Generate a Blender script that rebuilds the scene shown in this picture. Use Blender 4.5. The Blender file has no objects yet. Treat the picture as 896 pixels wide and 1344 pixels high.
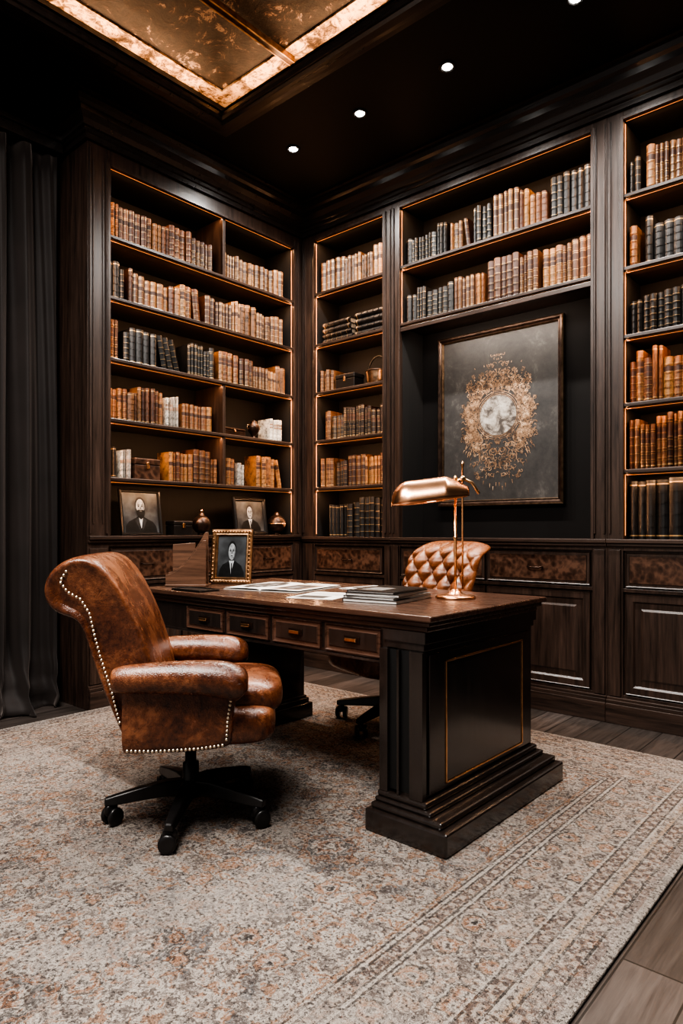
import bpy, bmesh, math, random
from mathutils import Matrix, Vector
random.seed(7)
D=bpy.data; C=bpy.context
COL=C.scene.collection
pi=math.pi

# ------------------------------------------------------------------ node helpers
class NT:
    def __init__(s,name):
        s.m=D.materials.new(name); s.m.use_nodes=True
        s.t=s.m.node_tree; s.n=s.t.nodes; s.l=s.t.links
        s.b=s.n.get('Principled BSDF'); s.co=s.n.new('ShaderNodeTexCoord')
    def _in(s,sock,v):
        if v is None: return
        if isinstance(v,bpy.types.NodeSocket): s.l.new(v,sock)
        else: sock.default_value=v
    def math(s,op,a,b=None,c=None,clamp=False):
        n=s.n.new('ShaderNodeMath'); n.operation=op; n.use_clamp=clamp
        s._in(n.inputs[0],a); s._in(n.inputs[1],b)
        if c is not None: s._in(n.inputs[2],c)
        return n.outputs[0]
    def noise(s,scale,detail=4,rough=.55,dist=0,vec=None):
        n=s.n.new('ShaderNodeTexNoise'); n.inputs['Scale'].default_value=scale
        n.inputs['Detail'].default_value=detail; n.inputs['Roughness'].default_value=rough
        n.inputs['Distortion'].default_value=dist
        s.l.new(vec or s.co.outputs['Object'],n.inputs['Vector']); return n.outputs[0]
    def voro(s,scale,vec=None,feature='F1',rnd=1):
        n=s.n.new('ShaderNodeTexVoronoi'); n.feature=feature; n.inputs['Scale'].default_value=scale
        n.inputs['Randomness'].default_value=rnd
        s.l.new(vec or s.co.outputs['Object'],n.inputs['Vector']); return n
    def mapping(s,scale=(1,1,1),rot=(0,0,0),loc=(0,0,0)):
        n=s.n.new('ShaderNodeMapping'); n.inputs['Scale'].default_value=scale
        n.inputs['Rotation'].default_value=rot; n.inputs['Location'].default_value=loc
        s.l.new(s.co.outputs['Object'],n.inputs['Vector']); return n.outputs[0]
    def ramp(s,f,stops):
        n=s.n.new('ShaderNodeValToRGB'); e=n.color_ramp.elements
        while len(e)<len(stops): e.new(.5)
        for i,(p,c) in enumerate(stops):
            e[i].position=p; e[i].color=(*c,1)
        s.l.new(f,n.inputs[0]); return n.outputs[0]
    def mix(s,f,a,b,mode='MIX'):
        n=s.n.new('ShaderNodeMix'); n.data_type='RGBA'; n.blend_type=mode
        s._in(n.inputs[0],f)
        for k,v in ((6,a),(7,b)):
            if isinstance(v,tuple): n.inputs[k].default_value=(*v,1)
            else: s.l.new(v,n.inputs[k])
        return n.outputs[2]
    def bump(s,h,st=.2,dist=.01):
        n=s.n.new('ShaderNodeBump'); n.inputs['Strength'].default_value=st; n.inputs['Distance'].default_value=dist
        s.l.new(h,n.inputs['Height']); s.l.new(n.outputs[0],s.b.inputs['Normal'])
    def col(s,c):
        if isinstance(c,tuple): s.b.inputs['Base Color'].default_value=(*c,1)
        else: s.l.new(c,s.b.inputs['Base Color'])
    def rough(s,r): s._in(s.b.inputs['Roughness'],r)
    def metal(s,r): s._in(s.b.inputs['Metallic'],r)

def m_plain(name,c,r=.5,metal=0,var=.25,scale=30,spec=.5):
    t=NT(name); f=t.noise(scale,3)
    t.col(t.ramp(f,[(.3,tuple(x*(1-var) for x in c)),(.7,tuple(min(1,x*(1+var)) for x in c))]))
    t.rough(r); t.metal(metal); t.b.inputs['Specular IOR Level'].default_value=spec; return t.m
def m_wood(name,c1,c2,axis='z',r=.4,sc=1.0,coat=0):
    t=NT(name)
    s={'z':(14,14,.8),'x':(.8,14,14),'y':(14,.8,14)}[axis]
    v=t.mapping(scale=tuple(x*sc for x in s))
    n1=t.noise(2.5,6,.65,.6,v); n2=t.noise(11,3,.6,0,v)
    f=t.math('ADD',t.math('MULTIPLY',n1,.7),t.math('MULTIPLY',n2,.3))
    t.col(t.ramp(f,[(.35,c1),(.52,tuple((a+b)/2 for a,b in zip(c1,c2))),(.66,c2)]))
    t.rough(t.math('ADD',t.math('MULTIPLY',n1,.2),r-.1)); t.bump(f,.12,.004)
    if coat: t.b.inputs['Coat Weight'].default_value=coat; t.b.inputs['Coat Roughness'].default_value=.15
    return t.m
def m_emit(name,c,st):
    t=NT(name); t.b.inputs['Emission Color'].default_value=(*c,1); t.b.inputs['Emission Strength'].default_value=st
    t.col(c); return t.m

WOODC1=(.012,.008,.0065); WOODC2=(.064,.038,.028)
M={}
M['wood']=m_wood('espresso_wood',WOODC1,WOODC2,'z',.34)
M['woodx']=m_wood('espresso_wood_rail',WOODC1,WOODC2,'x',.34)
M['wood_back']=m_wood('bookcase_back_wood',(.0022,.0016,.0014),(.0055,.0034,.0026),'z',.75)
M['trimw']=m_wood('crown_wood',(.013,.010,.009),(.032,.024,.021),'x',.30)
M['deskwood']=m_wood('desk_wood',(.013,.0095,.008),(.026,.018,.015),'z',.22,coat=.8)
M['desktop']=m_wood('desk_top_wood',(.035,.017,.011),(.105,.053,.035),'x',.28,coat=.4)
def burl():
    t=NT('burl_wood'); n=t.noise(9,8,.7,1.5); v=t.voro(35).outputs['Distance']
    f=t.math('ADD',t.math('MULTIPLY',n,.8),t.math('MULTIPLY',v,.25))
    t.col(t.ramp(f,[(.35,(.008,.004,.003)),(.5,(.04,.020,.013)),(.65,(.10,.052,.034))])); t.rough(.28)
    return t.m
M['burl']=burl()
M['brass']=m_plain('brass',(.75,.45,.24),.26,1,.15)
M['copper']=m_plain('copper',(.60,.32,.185),.25,1,.35,8)
M['darkbronze']=m_plain('dark_bronze',(.050,.031,.023),.33,.8,.5)
M['gold']=m_plain('antique_gold',(.36,.21,.115),.4,1,.45)
M['pewter']=m_plain('aged_bronze_frame',(.30,.20,.13),.35,1,.4)
M['nail']=m_plain('nailhead_brass',(.8,.70,.55),.3,1,.1)
M['black']=m_plain('black_plastic',(.010,.009,.009),.32)
M['blackbox']=m_plain('black_lacquer',(.007,.0065,.0065),.32)
M['slot']=m_plain('slot_black',(.003,.003,.003),.6)
def leather(name,c0,c1,c2,r0=.10):
    t=NT(name); n=t.noise(6,7,.7,.6); g=t.voro(220).outputs['Distance']; n2=t.noise(45,5,.7); cr=t.noise(9,3,.6,2.5)
    crease=t.math('LESS_THAN',t.math('ABSOLUTE',t.math('SUBTRACT',cr,.5)),.007)
    f=t.math('ADD',t.math('MULTIPLY',n,.65),t.math('MULTIPLY',n2,.35))
    c=t.ramp(f,[(.38,c0),(.5,c1),(.61,c2)])
    t.col(t.mix(t.math('MULTIPLY',crease,.55),c,c0)); t.rough(t.math('ADD',t.math('MULTIPLY',n,.34),r0))
    t.bump(t.math('SUBTRACT',t.math('ADD',g,t.math('MULTIPLY',n2,2.2)),crease),.45,.002)
    t.b.inputs['Coat Weight'].default_value=.25; t.b.inputs['Coat Roughness'].default_value=.22; return t.m
M['leather']=leather('cognac_leather',(.036,.011,.006),(.12,.039,.017),(.25,.095,.043))
M['leather2']=leather('tan_leather',(.085,.027,.011),(.20,.070,.028),(.29,.115,.050))
t=NT('curtain_fabric'); n=t.noise(3,3); t.col(t.ramp(n,[(.3,(.0075,.0055,.005)),(.7,(.015,.011,.010))])); t.rough(.7)
t.b.inputs['Sheen Weight'].default_value=.18; t.b.inputs['Sheen Roughness'].default_value=.5; t.b.inputs['Sheen Tint'].default_value=(1,.85,.78,1)
t.b.inputs['Specular IOR Level'].default_value=.3
t.bump(t.noise(400,2),.15,.001); M['curtain']=t.m
M['ceiling']=m_plain('ceiling_black',(.007,.007,.0075),.55,0,.1,2,.3)
M['wall']=m_plain('wall_dark',(.010,.009,.009),.6,0,.1,2)
M['niche']=m_plain('niche_charcoal',(.0055,.0044,.0040),.8,0,.2,3,.2)
M['led']=m_emit('led_warm',(1,.38,.14),.8)
M['ledh']=m_emit('led_warm_soft',(1,.38,.14),.45)
M['cove']=m_emit('cove_led',(1,.56,.28),7)
M['spotglass']=m_emit('downlight_lens',(1,.96,.9),200)
M['steel']=m_plain('trim_black_metal',(.03,.03,.03),.4,.8)
M['paper']=m_plain('paper_white',(.60,.58,.55),.7,0,.06,20)
M['pagecream']=m_plain('book_pages',(.22,.17,.12),.8,0,.3,90)
M['inkdark']=m_plain('print_dark',(.025,.025,.025),.6,0,.6,25)
M['inkgrey']=m_plain('print_grey',(.16,.155,.15),.6,0,.5,35)
M['inktan']=m_plain('print_tan',(.24,.155,.105),.6,0,.5,25)
M['gilt']=m_plain('gilt_tooling',(.46,.31,.16),.36,.7,.3,60)
M['labelred']=m_plain('book_label_dark',(.040,.015,.009),.5)
M['photo_bg']=m_plain('photo_background',(.042,.046,.050),.45,0,.7,9,.3)
M['photo_skin']=m_plain('photo_face',(.25,.27,.285),.45,0,.35,60,.3)
M['photo_shade']=m_plain('photo_face_shadow',(.09,.097,.103),.45,0,.2,60,.3)
M['photo_dark']=m_plain('photo_dark',(.006,.0065,.007),.45,0,.4,40,.3)
M['photo_mid']=m_plain('photo_mid',(.022,.024,.026),.45,0,.4,50,.3)
M['photo_white']=m_plain('photo_white',(.40,.43,.45),.45,0,.1,40,.3)
def marble(name,stops,rough,metal,sc=1.0):
    t=NT(name); n=t.noise(1.7*sc,10,.75,1.2); n2=t.noise(8*sc,9,.8,1.0)
    f=t.math('ADD',t.math('MULTIPLY',n,.45),t.math('MULTIPLY',n2,.55))
    t.col(t.ramp(f,stops)); t.rough(rough); t.metal(metal); t.bump(f,.6,.03); return t.m
M['panel']=marble('bronze_marble_panel',[(.42,(.006,.004,.0035)),(.49,(.016,.010,.008)),(.540,(.032,.020,.015)),(.562,(.16,.105,.075)),(.575,(.60,.44,.31)),(.595,(.04,.024,.018)),(.68,(.45,.33,.24))],.42,.3)
M['panelglow']=marble('panel_edge_glow',[(.44,(.045,.026,.016)),(.49,(.30,.18,.10)),(.53,(.80,.55,.34)),(.66,(.9,.70,.48))],.45,.4,2.2)  # lighter gold mottling: the cove glow on the panel edge, put into the colour
# floor
t=NT('dark_plank_floor'); v=t.mapping(rot=(0,0,pi/2))
b=t.n.new('ShaderNodeTexBrick'); t.l.new(v,b.inputs['Vector'])
b.inputs['Scale'].default_value=1; b.inputs['Brick Width'].default_value=1.4; b.inputs['Row Height'].default_value=.16
b.inputs['Mortar Size'].default_value=.003; b.inputs['Color1'].default_value=(.040,.034,.031,1); b.inputs['Color2'].default_value=(.075,.064,.060,1)
b.inputs['Mortar'].default_value=(.008,.007,.006,1)
g=t.noise(5,6,.65,.8,t.mapping(scale=(9,.7,1)))
t.col(t.mix(1,b.outputs[0],t.ramp(g,[(.3,(.45,.42,.4)),(.7,(1.3,1.25,1.2))]),'MULTIPLY')); t.rough(.36); t.bump(g,.08,.003)
M['floor']=t.m

# rug ---------------------------------------------------------------
HX,HY=1.575,2.05
t=NT('distressed_rug')
sp=t.n.new('ShaderNodeSeparateXYZ'); t.l.new(t.co.outputs['Object'],sp.inputs[0])
X,Y=sp.outputs[0],sp.outputs[1]
def add(a,b): return t.math('ADD',a,b)
def mul(a,b): return t.math('MULTIPLY',a,b)
def gt(a,b): return t.math('GREATER_THAN',a,b)
def lt(a,b): return t.math('LESS_THAN',a,b)
def absv(a): return t.math('ABSOLUTE',a)
def sub(a,b): return t.math('SUBTRACT',a,b)
wn=mul(sub(t.noise(26,4,.75),.5),.034); wn2=mul(sub(t.noise(25,4,.75,0,t.mapping(loc=(5,3,1))),.5),.034)
ax=add(absv(X),wn); ay=add(absv(Y),wn2)
dd0=t.math('MINIMUM',sub(HX,absv(X)),sub(HY,absv(Y)))
dd=add(dd0,mul(wn,.16))
def band(dv,a,b): return mul(gt(dv,a),lt(dv,b))
def comb(a,b,c_=0.0):
    n=t.n.new('ShaderNodeCombineXYZ'); t.l.new(a,n.inputs[0]); t.l.new(b,n.inputs[1]); n.inputs[2].default_value=c_; return n.outputs[0]
sym=comb(ax,ay)
def wave(k1,k2,p=0):
    return mul(t.math('SINE',add(mul(ax,k1),p)),t.math('SINE',add(mul(ay,k2),p)))
cream=(.37,.32,.28); light=(.46,.41,.365); taupe=(.16,.13,.115); rust=(.27,.120,.058); char=(.024,.020,.019); blue=(.18,.172,.168)
A=t.noise(4.2,3,.6,1.4,sym); B=t.noise(12,3,.6,1.2,sym); Cn=t.noise(26,3,.6,.8,sym)
fine=t.noise(95,3,.75); med=t.noise(42,4,.8); wear=t.noise(2.3,5,.65)
field=t.ramp(A,[(.37,blue),(.45,cream),(.55,light),(.62,(.30,.245,.205))])
field=t.mix(mul(gt(Cn,.56),.8),field,(.30,.155,.085))
field=t.mix(mul(lt(Cn,.44),.72),field,(.095,.073,.066))
ln2=lt(absv(t.math('SINE',mul(B,48))),.34)
field=t.mix(mul(ln2,.72),field,(.115,.083,.070))
def florets(vec,scale,rnd,stops,lim,fac,base,k=.35):
    vv=add(t.voro(scale,vec,rnd=rnd).outputs['Distance'],mul(sub(Cn,.5),k))
    return t.mix(mul(lt(vv,lim),fac),base,t.ramp(vv,stops))
field=florets(sym,6.6,.5,[(.06,char),(.11,light),(.17,rust),(.22,(.36,.22,.145)),(.26,char),(.30,light),(.34,taupe)],.35,.82,field,.45)
field=florets(comb(ax,ay,5.0),3.4,.5,[(.05,light),(.08,char),(.13,rust),(.17,light),(.20,char),(.25,blue),(.28,rust),(.31,char)],.32,.82,field,.42)
bsym=comb(ax,ay,3.0); v2=t.voro(30,sym).outputs['Distance']
bor=t.ramp(B,[(.38,taupe),(.47,cream),(.56,(.32,.225,.17)),(.64,light)])
bor=t.mix(mul(lt(v2,.30),.65),bor,(.095,.068,.058))
bor=florets(bsym,7.4,.2,[(.05,char),(.10,light),(.17,rust),(.23,(.38,.27,.20)),(.28,char),(.33,light),(.38,taupe)],.40,.85,bor,.4)
c=t.mix(band(dd,0,.47),field,bor)
guard=t.ramp(add(mul(wave(130,130),.5),.5),[(.35,(.125,.09,.078)),(.5,(.27,.175,.125)),(.65,(.38,.32,.275))])
for a_,b_ in ((.41,.44),(.15,.185),(.06,.10)): c=t.mix(mul(band(dd,a_,b_),.85),c,guard)
for a_,b_,cc in ((.385,.392,char),(.392,.402,light),(.402,.409,char),(.441,.448,char),(.448,.459,light),(.459,.466,char),(.474,.482,(.28,.15,.08)),
    (.185,.192,char),(.192,.201,light),(.135,.143,light),(.143,.150,char),(.099,.107,char),(.107,.120,(.38,.26,.17)),(.047,.056,char),(.022,.045,(.20,.15,.13)),(0,.022,(.30,.27,.24))):
    c=t.mix(mul(band(dd,a_,b_),.68),c,cc)
c=t.mix(mul(gt(add(wear,mul(med,.35)),.72),.45),c,(.38,.335,.30))
sp1=gt(add(mul(med,.55),mul(fine,.45)),.548)
c=t.mix(mul(sp1,.60),c,(.05,.038,.034))
sp2=gt(fine,.59); c=t.mix(mul(sp2,.65),c,char)
sp3=lt(fine,.42); c=t.mix(mul(sp3,.48),c,(.55,.50,.455))
t.col(c); t.rough(.95); t.bump(add(fine,t.noise(260,2)),1.0,.014)
M['rug']=t.m

# art canvas
t=NT('art_canvas'); n=t.noise(5,8,.7,.5); n2=t.noise(40,4,.7)
f=t.math('ADD',t.math('MULTIPLY',n,.75),t.math('MULTIPLY',n2,.25))
t.col(t.ramp(f,[(.38,(.011,.010,.0095)),(.55,(.028,.025,.023)),(.7,(.085,.077,.070))])); t.rough(.6); M['canvas']=t.m
t=NT('art_globe'); n=t.noise(13,9,.72,.5)
t.col(t.ramp(n,[(.41,(.045,.037,.032)),(.47,(.15,.125,.105)),(.54,(.29,.26,.225)),(.62,(.40,.365,.325))])); t.rough(.5); M['globe']=t.m
t=NT('art_gold_leaf'); n=t.noise(25,6,.75); t.col(t.ramp(n,[(.40,(.08,.045,.027)),(.54,(.28,.165,.095)),(.66,(.50,.36,.24))])); t.rough(.5); t.metal(.2); M['artgold']=t.m

def bookleather(name,c):
    t=NT(name); oi=t.n.new('ShaderNodeObjectInfo'); n=t.noise(22,6,.75)
    cc=t.ramp(n,[(.36,tuple(x*.16 for x in c)),(.5,c),(.66,tuple(x*1.45 for x in c))])
    h=t.n.new('ShaderNodeHueSaturation'); t.l.new(cc,h.inputs['Color'])
    t.l.new(t.math('ADD',t.math('MULTIPLY',oi.outputs['Random'],1.0),.38),h.inputs['Value'])
    t.l.new(t.math('ADD',t.math('MULTIPLY',oi.outputs['Random'],.026),.490),h.inputs['Hue'])
    t.col(h.outputs[0]); t.rough(.42); t.bump(n,.3,.003); return t.m
BK={'tan':bookleather('book_tan',(.195,.076,.031)),'brown':bookleather('book_brown',(.092,.037,.018)),
    'dark':bookleather('book_dark_brown',(.027,.0145,.010)),'black':bookleather('book_black',(.0105,.0092,.0088)),
    'cream':bookleather('book_cream',(.46,.42,.37))}
BKNAME={'tan':'tan leather-bound','brown':'brown leather-bound','dark':'dark brown leather-bound','black':'black leather-bound','cream':'cream cloth-bound'}

# ------------------------------------------------------------------ geometry helpers
def new(name,me,parent=None,loc=(0,0,0),rot=(0,0,0)):
    o=D.objects.new(name,me); COL.objects.link(o); o.location=loc; o.rotation_euler=rot
    if parent: o.parent=parent
    return o
def mk(name,verts,faces,mats,parent=None,loc=(0,0,0),rot=(0,0,0),smooth=False,idx=None,sub=0,bev=0):
    me=D.meshes.new(name); me.from_pydata([tuple(v) for v in verts],[],faces)
    if not isinstance(mats,(list,tuple)): mats=[mats]
    for m in mats: me.materials.append(m)
    if idx:
        for p,i in zip(me.polygons,idx): p.material_index=i
    bm=bmesh.new(); bm.from_mesh(me); bmesh.ops.recalc_face_normals(bm,faces=bm.faces); bm.to_mesh(me); bm.free()
    if smooth:
        for p in me.polygons: p.use_smooth=True
    o=new(name,me,parent,loc,rot)
    if bev:
        b=o.modifiers.new('b','BEVEL'); b.width=bev; b.segments=2; b.limit_method='ANGLE'
    if sub:
        s=o.modifiers.new('s','SUBSURF'); s.levels=sub; s.render_levels=sub
    return o
def bxv(x0,x1,y0,y1,z0,z1,V,F,I=None,i=0):
    n=len(V)
    V+=[(x0,y0,z0),(x1,y0,z0),(x1,y1,z0),(x0,y1,z0),(x0,y0,z1),(x1,y0,z1),(x1,y1,z1),(x0,y1,z1)]
    F+=[[n+a for a in f] for f in ((0,3,2,1),(4,5,6,7),(0,1,5,4),(1,2,6,5),(2,3,7,6),(3,0,4,7))]
    if I is not None: I+=[i]*6
def boxes(name,bl,mats,parent=None,bev=.003,loc=(0,0,0),rot=(0,0,0)):
    V=[];F=[];I=[]
    for b in bl: bxv(*b[:6],V,F,I,b[6] if len(b)>6 else 0)
    return mk(name,V,F,mats,parent,loc,rot,idx=I,bev=bev)
def empty(name,loc,rotz=0,label=None,cat=None):
    e=D.objects.new(name,None); COL.objects.link(e); e.location=loc; e.rotation_euler=(0,0,rotz); e.empty_display_size=.1
    if label: e['label']=label; e['category']=cat
    return e
def tag(o,label,cat,group=None):
    o['label']=label; o['category']=cat
    if group: o['group']=group
    return o
def struct(o): o['kind']='structure'; return o
def lathe(name,prof,mat,parent=None,loc=(0,0,0),rot=(0,0,0),n=28):
    V=[];F=[]
    for r,z in prof:
        for k in range(n):
            a=2*pi*k/n; V.append((r*math.cos(a),r*math.sin(a),z))
    for i in range(len(prof)-1):
        for k in range(n):
            F.append([i*n+k,i*n+(k+1)%n,(i+1)*n+(k+1)%n,(i+1)*n+k])
    F.append(list(range(n))[::-1]); F.append([(len(prof)-1)*n+k for k in range(n)])
    o=mk(name,V,F,mat,parent,loc,rot)
    for p in o.data.polygons: p.use_smooth=len(p.vertices)==4
    return o
def loft(name,rings,mat,parent=None,sub=2,loc=(0,0,0),rot=(0,0,0),cap=True,closed=True):
    n=len(rings[0]); V=[p for r in rings for p in r]; F=[]
    for i in range(len(rings)-1):
        for k in range(n if closed else n-1):
            F.append([i*n+k,i*n+(k+1)%n,(i+1)*n+(k+1)%n,(i+1)*n+k])
    if cap: F.append(list(range(n))[::-1]); F.append([(len(rings)-1)*n+k for k in range(n)])
    return mk(name,V,F,mat,parent,loc,rot,smooth=True,sub=sub)
def sgnp(v,e): return math.copysign(abs(v)**e,v)
def sup(name,x0,x1,y0,y1,z0,z1,mat,parent=None,e=.4,n=40,m=24,rot=(0,0,0),e2=None):
    cx,cy,cz=(x0+x1)/2,(y0+y1)/2,(z0+z1)/2; e2=e2 or e
    V=[];F=[]
    for j in range(m+1):
        ph=-pi/2+pi*j/m
        for k in range(n):
            th=2*pi*k/n
            V.append(((x1-x0)/2*sgnp(math.cos(ph),e2)*sgnp(math.cos(th),e),(y1-y0)/2*sgnp(math.cos(ph),e2)*sgnp(math.sin(th),e),(z1-z0)/2*sgnp(math.sin(ph),e2)))
    for j in range(m):
        for k in range(n): F.append([j*n+k,j*n+(k+1)%n,(j+1)*n+(k+1)%n,(j+1)*n+k])
    o=mk(name,V,F,mat,parent,(cx,cy,cz),rot,smooth=True)
    bm=bmesh.new(); bm.from_mesh(o.data); bmesh.ops.remove_doubles(bm,verts=bm.verts,dist=1e-5); bm.to_mesh(o.data); bm.free()
    return o
def tube(name,pts,r,mat,parent=None,n=10,loc=(0,0,0),rot=(0,0,0)):
    rings=[]
    pts=[Vector(p) for p in pts]
    for i,p in enumerate(pts):
        d=(pts[min(i+1,len(pts)-1)]-pts[max(i-1,0)]).normalized()
        a=Vector((0,0,1)) if abs(d.z)<.9 else Vector((1,0,0))
        u=d.cross(a).normalized(); v=d.cross(u)
        rr=r[i] if isinstance(r,(list,tuple)) else r
        rings.append([p+u*rr*math.cos(2*pi*k/n)+v*rr*math.sin(2*pi*k/n) for k in range(n)])
    return loft(name,rings,mat,parent,sub=0,loc=loc,rot=rot)
def panel_front(name,x0,x1,z0,z1,yf,th,steps,mats,parent):
    bm=bmesh.new(); V=[];F=[]; cx,cz=(x0+x1)/2,(z0+z1)/2
    bxv(x0-cx,x1-cx,0,th,z0-cz,z1-cz,V,F)
    vs=[bm.verts.new(v) for v in V]; fs=[bm.faces.new([vs[i] for i in f]) for f in F]
    f=fs[2]
    for tk,dp in steps:
        bmesh.ops.inset_region(bm,faces=[f],thickness=tk,depth=0,use_even_offset=True)
        if dp: bmesh.ops.translate(bm,verts=list(f.verts),vec=(0,dp,0))
    f.material_index=1 if len(mats)>1 else 0
    bmesh.ops.recalc_face_normals(bm,faces=bm.faces)
    me=D.meshes.new(name); bm.to_mesh(me); bm.free()
    for m in mats: me.materials.append(m)
    return new(name,me,parent,(cx,yf,cz))

# ------------------------------------------------------------------ room
CZ=3.64
struct(boxes('floor',[(-.62,5.2,-6.2,.32,-.1,0)],M['floor'],bev=0))
struct(boxes('wall_left',[(-.72,-.60,-6.2,.42,0,4.0)],M['wall'],bev=0))
struct(boxes('wall_back',[(-.62,5.2,.33,.43,0,4.0),(3.34,5.2,0,.33,0,4.0)],M['wall'],bev=0))
struct(boxes('wall_right',[(5.2,5.32,-6.2,.43,0,4.0)],M['wall'],bev=0))
tx0,tx1,ty0,ty1=.53,4.3,-5.0,-1.24
ct=.014
struct(boxes('ceiling',[(-.62,5.2,ty1,.33,CZ,CZ+ct),(-.62,tx0,-6.2,ty1,CZ,CZ+ct),(tx1,5.2,-6.2,ty1,CZ,CZ+ct),(tx0,tx1,-6.2,ty0,CZ,CZ+ct),
   (tx0-.16,tx0-.12,ty0-.16,ty1+.16,CZ+ct,CZ+.3),(tx1+.12,tx1+.16,ty0-.16,ty1+.16,CZ+ct,CZ+.3),
   (tx0-.16,tx1+.16,ty1+.12,ty1+.16,CZ+ct,CZ+.3),(tx0-.16,tx1+.16,ty0-.16,ty0-.12,CZ+ct,CZ+.3)],M['ceiling'],bev=0))
PZ=CZ+.15
RW=-.012
struct(boxes('trim_4',[(tx0-.12,tx1+.12,ty0-.12,ty1+.12,PZ,PZ+.03,0),
   (tx0-.12,tx0+RW,ty0-.12,ty1+.12,PZ-.012,PZ,1),(tx0+RW,tx1+.12,ty1-RW,ty1+.12,PZ-.012,PZ,1)],[M['panel'],M['panelglow']],bev=0))  # thin bands along the panel edge carry the painted cove glow
struct(boxes('trim_5',[(x+.008,x+.036,ty0-.09,ty1+.09,PZ-.045,PZ-.013,0) for x in (1.03,2.9)]+[(x+a,x+a+.008,ty0-.09,ty1+.09,PZ-.048,PZ-.013,1) for x in (1.03,2.9) for a in (0,.036)],[M['darkbronze'],M['pewter']],bev=.002))
def sweep(name,path,prof,mat,closed=False):
    n=len(path); P=[Vector(p) for p in path]; rings=[]
    for i in range(n):
        ds=[]
        if closed or i>0: ds.append((P[i]-P[i-1]).normalized())
        if closed or i<n-1: ds.append((P[(i+1)%n]-P[i]).normalized())
        ns=[Vector((d.y,-d.x)) for d in ds]
        m=ns[0] if len(ns)==1 else (ns[0]+ns[1])/(1+ns[0].dot(ns[1]))
        rings.append([(P[i].x+m.x*o,P[i].y+m.y*o,z) for o,z in prof])
    V=[p for r in rings for p in r]; k=len(prof); F=[]
    for i in range(n if closed else n-1):
        j=(i+1)%n
        for a in range(k): F.append([i*k+a,i*k+(a+1)%k,j*k+(a+1)%k,j*k+a])
    if not closed: F.append(list(range(k))); F.append([(n-1)*k+a for a in range(k)])
    return struct(mk(name,V,F,mat))
z=CZ-3.62
crown=[(0,3.40),(.022,3.40),(.022,3.43),(.034,3.435),(.034,3.455),(.05,3.46),(.062,3.49),(.085,3.52),(.092,3.55),(.115,3.56),(.125,3.585),(.125,3.60),(.15,3.603),(.15,3.62),(0,3.62)]
sweep('trim_1',[(-.6,-6.1),(-.6,-1.83),(0,-1.83),(0,0),(5.19,0)],[(a,b+z) for a,b in crown],M['trimw'])
fr=[(0,CZ+.013),(0,CZ-.022),(.012,CZ-.034),(.026,CZ-.034),(.034,CZ-.052),(.075,CZ-.052),(.085,CZ-.034),(.12,CZ-.030),(.135,CZ-.014),(.165,CZ-.014),(.17,CZ),]
sweep('trim_2',[(tx0,ty0),(tx1,ty0),(tx1,ty1),(tx0,ty1)],fr,M['trimw'],closed=True)
cv=boxes('led_cove_light',[(tx0-.118,tx0-.105,ty0,ty1+.08,CZ+.035,CZ+.075),(tx0-.08,tx1,ty1+.105,ty1+.118,CZ+.035,CZ+.075)],M['cove'],bev=0)
tag(cv,'warm LED strip glowing in the ceiling tray recess','light strip')
def area(name,loc,rot,sx,sy,e,c,parent=None,spread=pi):
    L=D.lights.new(name,'AREA'); L.shape='RECTANGLE'; L.size=sx; L.size_y=sy; L.energy=e; L.color=c; L.spread=spread
    o=D.objects.new(name,L); COL.objects.link(o); o.location=loc; o.rotation_euler=rot
    if parent: o.parent=parent
    return o
WARM=(1,.57,.31)
area('cove_lamp',(tx0-.06,(ty0+ty1)/2,CZ+.03),(pi,0,0),.03,3.6,11,(1,.62,.36))
area('cove_lamp',((tx0+tx1)/2,ty1+.06,CZ+.03),(pi,0,0),3.6,.03,11,(1,.62,.36))

for i,x in enumerate((.585,1.165,1.79,2.51,3.2)):
    e=empty('recessed_downlight',(x,-.68,CZ),0,'round recessed ceiling spotlight with bright white lens','ceiling light'); e['group']='row of recessed downlights'
    lathe('trim_ring',[(.030,-.001),(.030,-.008),(.045,-.008),(.048,-.004),(.048,-.0005)],M['steel'],e)
    lathe('lens',[(.0,-.0095),(.016,-.0095),(.024,-.006),(.026,-.002)],M['spotglass'],e)
    L=D.lights.new('downlight_lamp','SPOT'); L.energy=100; L.spot_size=math.radians(160); L.spot_blend=.9; L.color=(1,.96,.91); L.shadow_soft_size=.03
    o=D.objects.new('downlight_lamp',L); COL.objects.link(o); o.parent=e; o.location=(0,0,-.03)
area('tray_fill',(2.9,-3.9,CZ+.12),(0,0,0),1.4,1.4,190,(1,.95,.90))  # unseen down-facing fill lights, added in the tray to brighten the room
area('tray_fill',(1.4,-3.6,CZ+.12),(0,0,0),1.0,1.4,125,(1,.94,.88))
W=D.worlds.new('world'); C.scene.world=W; W.use_nodes=True
W.node_tree.nodes['Background'].inputs[0].default_value=(.90,.83,.78,1); W.node_tree.nodes['Background'].inputs[1].default_value=.36

rg=boxes('area_rug',[(-HX,HX,-HY,HY,0,.012)],M['rug'],bev=.004,loc=(.04+HX,-.47-HY,0.0005))
tag(rg,'large distressed beige and rust oriental rug on wood floor','rug')
RZ=.0125

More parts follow.
